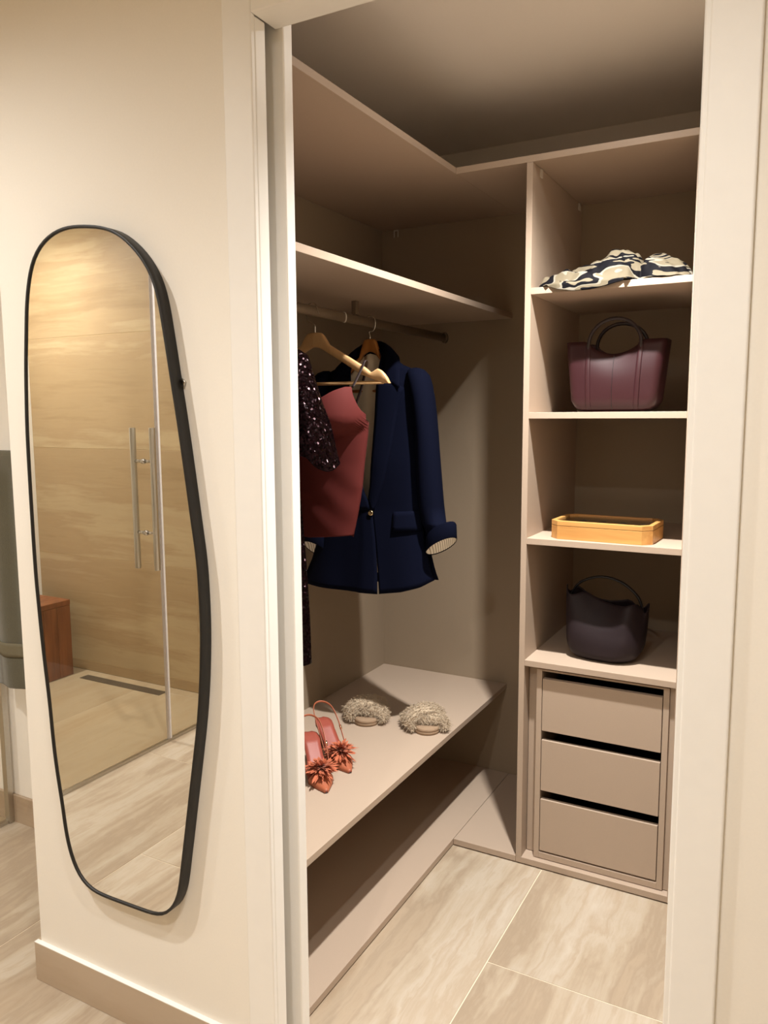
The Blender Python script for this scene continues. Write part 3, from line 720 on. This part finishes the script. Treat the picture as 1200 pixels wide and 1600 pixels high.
def tote_front(px, v, side):
    r = tote_ring(v); c = [p for p in r if (p[1]-TY)*side > 0]
    return min(c, key=lambda p: abs(p[0]-TX-px))
for side in (-1, 1):
    st = []
    for sx in (-1, 1):
        pts = []
        for v in (0.03, 0.10, 0.2, 0.35, 0.5, 0.65, 0.8, 0.9, 0.985):
            x = sx*(0.070+0.008*v); hx = interp([(0, 0.095), (0.04, 0.112), (0.10, 0.121), (0.16, 0.128), (1, 0.150)], v); hy = interp([(0, 0.050), (0.05, 0.066), (0.15, 0.072), (0.6, 0.066), (1, 0.054)], v)
            bulge = 0.010*math.sin(math.pi*v)*max(0, 1-(x/hx)**2)
            a = abs(x)/0.150; zt = 0.213-0.040*max(0, 1-(a/0.56)**2)**0.9
            yy = hy
            pts.append((TX+x, TY+side*(yy+bulge+0.0012), TZ+0.001+zt*v))
        MB().tube(spline(pts, 3), 0.0075, 10, rx=(1.0, 0.26), up=(1, 0, 0)).build('leather_strip', 'burg', to)
        st.append(pts[-1])
    a, b = Vector(st[0]), Vector(st[1]); mid = (a+b)/2; hh = (0.066 if side < 0 else 0.060); r = (b.x-a.x)/2
    arc = [(mid.x-r*math.cos(q), a.y-side*(0.010*math.sin(q)), a.z+hh*1.15*math.sin(q)) for q in [math.pi*k/16 for k in range(17)]]
    MB().tube([(a.x, a.y, a.z-0.02)]+arc+[(b.x, b.y, b.z-0.02)], 0.0056, 10).build('handle', 'burgd', to)
pts = [(TX+0.0, TY-interp([(0, 0.050), (0.05, 0.066), (0.15, 0.072), (0.6, 0.066), (1, 0.054)], v)-0.010*math.sin(math.pi*v)-0.0002, TZ+0.001+0.173*v) for v in (0.04, 0.1, 0.2, 0.35, 0.5, 0.65, 0.8, 0.9, 0.99)]
MB().tube(spline(pts, 3), 0.0011, 6).build('centre_seam', 'burgd', to)

# ------------------------------------------------------------------ bamboo watch box
bx = thing('watch_box', 'bamboo display box with clipped corners and a glass lid', 'box', (0.37, 1.20, 1.0712))
ba = math.radians(-2.2); bcx, bcy, bz = 0.370, 1.205, 1.0714
def bw(x, y, z): return (bcx+x*math.cos(ba)-y*math.sin(ba), bcy+x*math.sin(ba)+y*math.cos(ba), bz+z)
def octo(hx, hy, c): return [(-hx+c, -hy), (hx-c, -hy), (hx, -hy+c), (hx, hy-c), (hx-c, hy), (-hx+c, hy), (-hx, hy-c), (-hx, -hy+c)]
def frame(o, i, z0, z1):
    m = MB(); n = 8; rings = [[bw(*p, z0) for p in o], [bw(*p, z1) for p in o], [bw(*p, z1) for p in i], [bw(*p, z0) for p in i]]
    V = [p for r in rings for p in r]; Fs = []
    for r in range(4):
        for k in range(n): Fs.append((r*n+k, r*n+(k+1) % n, ((r+1) % 4)*n+(k+1) % n, ((r+1) % 4)*n+k))
    m.add(V, Fs); return m
O, I = octo(0.152, 0.100, 0.026), octo(0.138, 0.086, 0.022)
frame(O, I, 0.0, 0.040).build('box_body', 'bamboo', bx, bevel=0.0008)
MB().prism(I, lambda p: bw(*p, 0.001), lambda p: bw(*p, 0.006)).build('box_floor', 'cushion', bx)
ld_ = frame(O, I, 0.0412, 0.056).build('lid_frame', 'bamboo', bx, bevel=0.001)
MB().prism(octo(0.1375, 0.0855, 0.022), lambda p: bw(*p, 0.049), lambda p: bw(*p, 0.0515)).build('lid_pane', 'glass', ld_)
for k in range(4):
    MB().tube([bw(-0.095+0.063*k, -0.075, 0.024), bw(-0.095+0.063*k, 0.075, 0.024)], 0.017, 12).build('watch_cushion', 'cushion', bx)
MB().tube([bw(0.022, -0.03, 0.0425), bw(0.022, -0.03, 0.046)], 0.014, 16).build('watch_case', 'steel', bx)

# ------------------------------------------------------------------ aubergine bucket bag
GXc, GYc, GZ = 0.366, 1.245, 0.6836
bg = thing('bucket_bag', 'dark aubergine slouchy bucket bag with one thin arched handle', 'handbag', (GXc, GYc, GZ))
def bag_ring(v):
    out = []
    for k in range(48):
        q = 2*math.pi*k/48; c, s = math.cos(q), math.sin(q); e = 0.62
        hx = interp([(0, 0.080), (0.06, 0.100), (0.2, 0.116), (0.5, 0.122), (0.8, 0.124), (1, 0.126)], v); hy = interp([(0, 0.070), (0.08, 0.090), (0.35, 0.092), (0.7, 0.075), (1, 0.050)], v)
        x = hx*(abs(c)**e)*(1 if c > 0 else -1); y = hy*(abs(s)**e)*(1 if s > 0 else -1)
        fold = 0.009*math.sin(q*5+1.0)*v + 0.006*nz(q*1.3, v*2, 5)
        x *= 1+fold*1.6; y += fold*1.2*(-1 if s < 0 else 1)
        if s < 0: y += 0.022*max(0, 1-((x+0.005)/0.075)**2)*max(0, (v-0.55)/0.45)   # slumped front
        zt = 0.188+0.010*math.cos(q+2.4)+(-0.014*max(0, 1-(x/0.06)**2)) - 0.014*(x/0.126) + 0.004*math.sin(4*q)
        zb = 0.010*max(0, v-0.02)*math.sin(6*q)
        out.append((GXc+x, GYc+y, GZ+0.001+zt*v+zb))
    return out
MB().loft([bag_ring(v) for v in (0, 0.015, 0.04, 0.09, 0.16, 0.25, 0.35, 0.45, 0.54, 0.58, 0.62, 0.70, 0.8, 0.9, 0.96, 1.0)], True, True, False).build('bag_body', 'auber', bg, solid=0.0025, offset=-1)
hp = [(GXc-0.108, GYc+0.004, GZ+0.150), (GXc-0.110, GYc, GZ+0.192), (GXc-0.088, GYc, GZ+0.228), (GXc-0.045, GYc, GZ+0.250), (GXc+0.0, GYc, GZ+0.255), (GXc+0.050, GYc, GZ+0.240), (GXc+0.092, GYc, GZ+0.206), (GXc+0.108, GYc, GZ+0.172), (GXc+0.110, GYc+0.004, GZ+0.130)]
MB().tube(spline(hp, 6), 0.0075, 10, rx=(0.55, 1.0), up=(0.01, 0, 1)).build('handle', 'auberd', bg)

# ------------------------------------------------------------------ scarf
SZ = 1.8222
HT = [(0.165, 0.004), (0.182, 0.022), (0.22, 0.036), (0.286, 0.042), (0.323, 0.062), (0.368, 0.088), (0.404, 0.095), (0.439, 0.082), (0.461, 0.052), (0.474, 0.070), (0.517, 0.072), (0.56, 0.046), (0.586, 0.016), (0.598, 0.003)]
YF = [(0.165, 1.110), (0.20, 1.090), (0.235, 1.077), (0.40, 1.077), (0.43, 1.088), (0.461, 1.118), (0.49, 1.100), (0.56, 1.100), (0.598, 1.130)]
YK = [(0.165, 1.15), (0.22, 1.23), (0.32, 1.27), (0.40, 1.28), (0.461, 1.20), (0.52, 1.24), (0.57, 1.22), (0.598, 1.16)]
rings = []
NU, NV = 110, 44
for i in range(NU+1):
    x = 0.168+(0.597-0.168)*i/NU; h = interp(HT, x); y0, y1 = interp(YF, x), interp(YK, x); hang = interp([(0.205, 0), (0.235, 0.012), (0.28, 0.021), (0.33, 0.020), (0.38, 0.012), (0.425, 0.0)], x)
    ring = []
    for j in range(NV):
        t = j/(NV-1)
        if t < 0.12 and hang > 0: y = y0-0.0; z = -hang*(1-t/0.12)+0.004*(t/0.12)
        else:
            tt = (t-0.12)/0.88; y = y0+(y1-y0)*tt; z = 0.003+h*max(0, math.sin(math.pi*min(1, tt*0.96+0.02)))**0.75
        dk = abs(x-0.461)
        rad = math.sin((y-1.16)*190/(1+dk*18)+x*30)*0.004*math.exp(-dk*9)
        fo = 0.011*nz(x*30, y*24, 1.2)+0.006*nz(x*64, y*48, 7.7)+0.008*math.sin(y*105+x*46+5*nz(x*9, y*9, 2))
        k = min(1, z/0.02) if z > 0 else 0
        z2 = max(0.0015, z+(fo+rad)*k) if not (t < 0.12 and hang > 0) else z
        yy = y-(0.004 if t < 0.12 and hang > 0 else 0)+0.004*nz(x*30, z*30, 4)*(t > 0.15)
        ring.append((x, yy, SZ+z2))
    rings.append(ring)
sc_ = MB().grid(rings).build('scarf', 'scarf', solid=0.0012, offset=1)
tag(sc_, 'crumpled cream and navy silk scarf knotted on the highest open shelf', 'scarf')

# ------------------------------------------------------------------ wall mirror
OUT = [(-0.656,1.624),(-0.646,1.707),(-0.627,1.775),(-0.607,1.806),(-0.576,1.830),(-0.538,1.843),(-0.498,1.847),(-0.456,1.843),(-0.418,1.838),(-0.385,1.830),(-0.357,1.817),(-0.333,1.799),(-0.312,1.782),(-0.296,1.764),(-0.282,1.745),(-0.270,1.726),(-0.260,1.697),(-0.252,1.662),(-0.246,1.624),(-0.237,1.570),(-0.229,1.516),(-0.220,1.463),(-0.207,1.373),(-0.196,1.292),(-0.186,1.216),(-0.178,1.158),(-0.175,1.095),(-0.174,1.019),(-0.177,0.951),(-0.183,0.881),(-0.192,0.810),(-0.210,0.707),(-0.225,0.624),(-0.240,0.540),(-0.253,0.470),(-0.265,0.406),(-0.279,0.376),(-0.294,0.356),(-0.314,0.340),(-0.340,0.335),(-0.403,0.333),(-0.482,0.331),(-0.535,0.332),(-0.560,0.341),(-0.587,0.366),(-0.606,0.407),(-0.618,0.456),(-0.626,0.527),(-0.636,0.595),(-0.644,0.669),(-0.650,0.776),(-0.656,0.842),(-0.661,0.900),(-0.665,0.957),(-0.668,1.011),(-0.672,1.090),(-0.673,1.244),(-0.672,1.404),(-0.669,1.470),(-0.663,1.561)]
# resample by length and smooth the outline
P0 = spline([(x, 0, z) for x, z in OUT], 6, True)
acc = [0.0]
for a, b in zip(P0, P0[1:]+P0[:1]): acc.append(acc[-1]+(b-a).length)
tot = acc[-1]; NM = 220; OL = []; k = 0
for i in range(NM):
    s = tot*i/NM
    while acc[k+1] < s: k += 1
    t = (s-acc[k])/max(1e-9, acc[k+1]-acc[k]); OL.append(P0[k].lerp(P0[(k+1) % len(P0)], t))
for _ in range(4): OL = [(OL[i-1]+2*OL[i]+OL[(i+1) % NM])/4 for i in range(NM)]
NOR = []
for i in range(NM):
    tn = (OL[(i+1) % NM]-OL[i-1]).normalized(); NOR.append(Vector((-tn.z, 0, tn.x)))
ctr = sum(OL, Vector())/NM
if NOR[0].dot(OL[0]-ctr) < 0: NOR = [-n for n in NOR]
def off(d, y): return [(p.x+n.x*d, y, p.z+n.z*d) for p, n in zip(OL, NOR)]
mi = thing('wall_mirror', 'tall pebble-shaped mirror in a thin black frame on the wall', 'mirror', (-0.42, -0.001, 0.33))
fm = MB(); fm.loft([off(-0.001, -0.026), off(0.0, -0.0295), off(0.001, -0.030), off(0.005, -0.030), off(0.006, -0.029), off(0.006, -0.001), off(-0.001, -0.001)], True, False, False)
fm.build('frame', 'black', mi)
gl = N('mirror_silver'); gl.b.inputs['Metallic'].default_value = 1.0; gl.b.inputs['Roughness'].default_value = 0.0
gl.b.inputs['Base Color'].default_value = (0.90, 0.89, 0.86, 1); MT['mirror'] = gl.m
MB().prism([(p[0], p[2]) for p in off(-0.0008, 0)], lambda p: (p[0], -0.0265, p[1]), lambda p: (p[0], -0.022, p[1])).build('mirror_glass', 'mirror', mi)
MB().tube([(-0.222, -0.004, 1.524), (-0.214, -0.004, 1.519), (-0.218, -0.004, 1.510)], 0.003, 8).build('hanging_hook', 'steel', mi)

# ------------------------------------------------------------------ shower enclosure, seen in the mirror
GY0, GY1, GY2 = SY, -1.340, -0.55
ps = thing('shower_screen', 'fixed clear glass shower panel against the tiled wall', 'shower screen', (GX, -1.62, 0))
MB().box(GX-0.004, GX+0.004, SY+0.003, GY1-0.006, 0.012, 2.45).build('glass_pane', 'glass', ps)
MB().box(GX-0.008, GX+0.008, SY+0.003, GY1-0.006, 0.0005, 0.012).build('floor_profile', 'steel', ps)
sd_ = thing('shower_door', 'clear glass shower door with a tall double bar handle', 'shower door', (GX, -0.96, 0))
MB().box(GX-0.004, GX+0.004, GY1+0.004, GY2, 0.012, 2.45).build('glass_pane', 'glass', sd_)
MB().box(GX-0.009, GX+0.009, GY1-0.005, GY1+0.004, 0.012, 2.45).build('edge_seal', 'seal', sd_, bevel=0.002)
MB().box(GX-0.006, GX+0.006, GY1+0.0045, GY1+0.012, 0.012, 2.45).build('edge_profile', 'alu', sd_, bevel=0.001)
MB().box(GX-0.008, GX+0.008, GY1-0.005, GY2, 0.0005, 0.012).build('floor_profile', 'steel', sd_)
HY = -1.250
hd = MB().tube([(GX+0.056, HY, 0.80), (GX+0.056, HY, 1.402)], 0.013, 20).build('handle_bar', 'steel', sd_, bevel=0.001)
MB().tube([(GX-0.056, HY, 0.80), (GX-0.056, HY, 1.402)], 0.013, 20).build('handle_bar', 'steel', sd_, bevel=0.001)
for z in (0.958, 1.262):
    MB().tube([(GX-0.056, HY, z), (GX-0.006, HY, z)], 0.007, 12).tube([(GX+0.006, HY, z), (GX+0.056, HY, z)], 0.007, 12).tube([(GX-0.007, HY, z), (GX+0.007, HY, z)], 0.011, 14).build('handle_mount', 'chrome', sd_)
p2 = thing('shower_screen', 'fixed clear glass shower panel ending beside the grey-green towel', 'shower screen', (GX, 0.0, 0))
MB().box(GX-0.004, GX+0.004, GY2+0.006, NY-0.03, 0.012, 2.45).build('glass_pane', 'glass', p2)
MB().box(GX-0.010, GX+0.014, NY-0.032, NY-0.0125, 0.001, 2.45).build('wall_profile', 'steel', p2, bevel=0.001)
MB().box(GX-0.008, GX+0.008, GY2+0.006, NY-0.032, 0.0005, 0.012).build('floor_profile', 'steel', p2)
dn = thing('shower_drain', 'long narrow steel shower drain set in the shower floor', 'drain', (-2.32, -1.77, 0))
MB().box(-2.616, -2.02, -1.800, -1.742, 0.0003, 0.0025).build('drain_grate', plain('dark_steel_grate', (96, 84, 68), 0.45, 0.6), dn, bevel=0.0006)
stl = thing('shower_stool', 'reddish wooden block stool standing in the shower corner', 'stool', (-2.86, -1.55, 0))
for k in range(4):
    MB().box(-2.70-0.09*(k+1)+0.002, -2.70-0.09*k, -1.775, -1.335, 0.405, 0.434).build('plank', 'teak', stl, bevel=0.002)
for k in range(5):
    a = -1.775+0.088*k
    MB().box(-2.726, -2.702, a+0.001, a+0.087, 0.001, 0.404).build('plank', 'teak', stl, bevel=0.002)
    MB().box(-3.056, -3.034, a+0.001, a+0.087, 0.001, 0.404).build('plank', 'teak', stl, bevel=0.002)

# ------------------------------------------------------------------ towel
rl = thing('towel_rail', 'slim steel towel rail on the wall beside the shower', 'towel rail', (-1.24, NY, 1.32))
MB().tube([(-1.50, 0.44, 1.322), (-0.98, 0.44, 1.322)], 0.007, 14).build('rail_bar', 'steel', rl)
for x in (-1.495, -0.985): MB().tube([(x, 0.44, 1.322), (x, NY-0.001, 1.322)], 0.006, 12).build('rail_post', 'steel', rl)
tl = thing('hand_towel', 'thick grey-green towel folded over the rail beside the shower', 'towel', (-1.24, 0.44, 0.54))
rows = []
path = [(0.420, 0.548), (0.4195, 0.60), (0.420, 0.75), (0.421, 0.95), (0.422, 1.15), (0.424, 1.30), (0.428, 1.326), (0.440, 1.3375), (0.452, 1.326), (0.456, 1.30), (0.457, 1.1), (0.458, 0.9), (0.459, 0.72)]
for y, z in spline([(0, a, b) for a, b in path], 6) and [(p.y, p.z) for p in spline([(0, a, b) for a, b in path], 6)]:
    rows.append([(-1.485+0.46*j/24+0.004*math.sin(z*6), y+0.009*math.sin(j*0.9+z*2)*(abs(z-1.33) > 0.05), z) for j in range(25)])
MB().grid(rows).build('towel_cloth', 'towel', tl, solid=0.010)
rows = []
for z in [0.655+0.012*k for k in range(5)]:
    rows.append([(-1.486+0.462*j/24+0.004*math.sin(z*6), 0.4125+0.009*math.sin(j*0.9+z*2), z) for j in range(25)])
MB().grid(rows).build('towel_band', 'towelb', tl, solid=0.002)
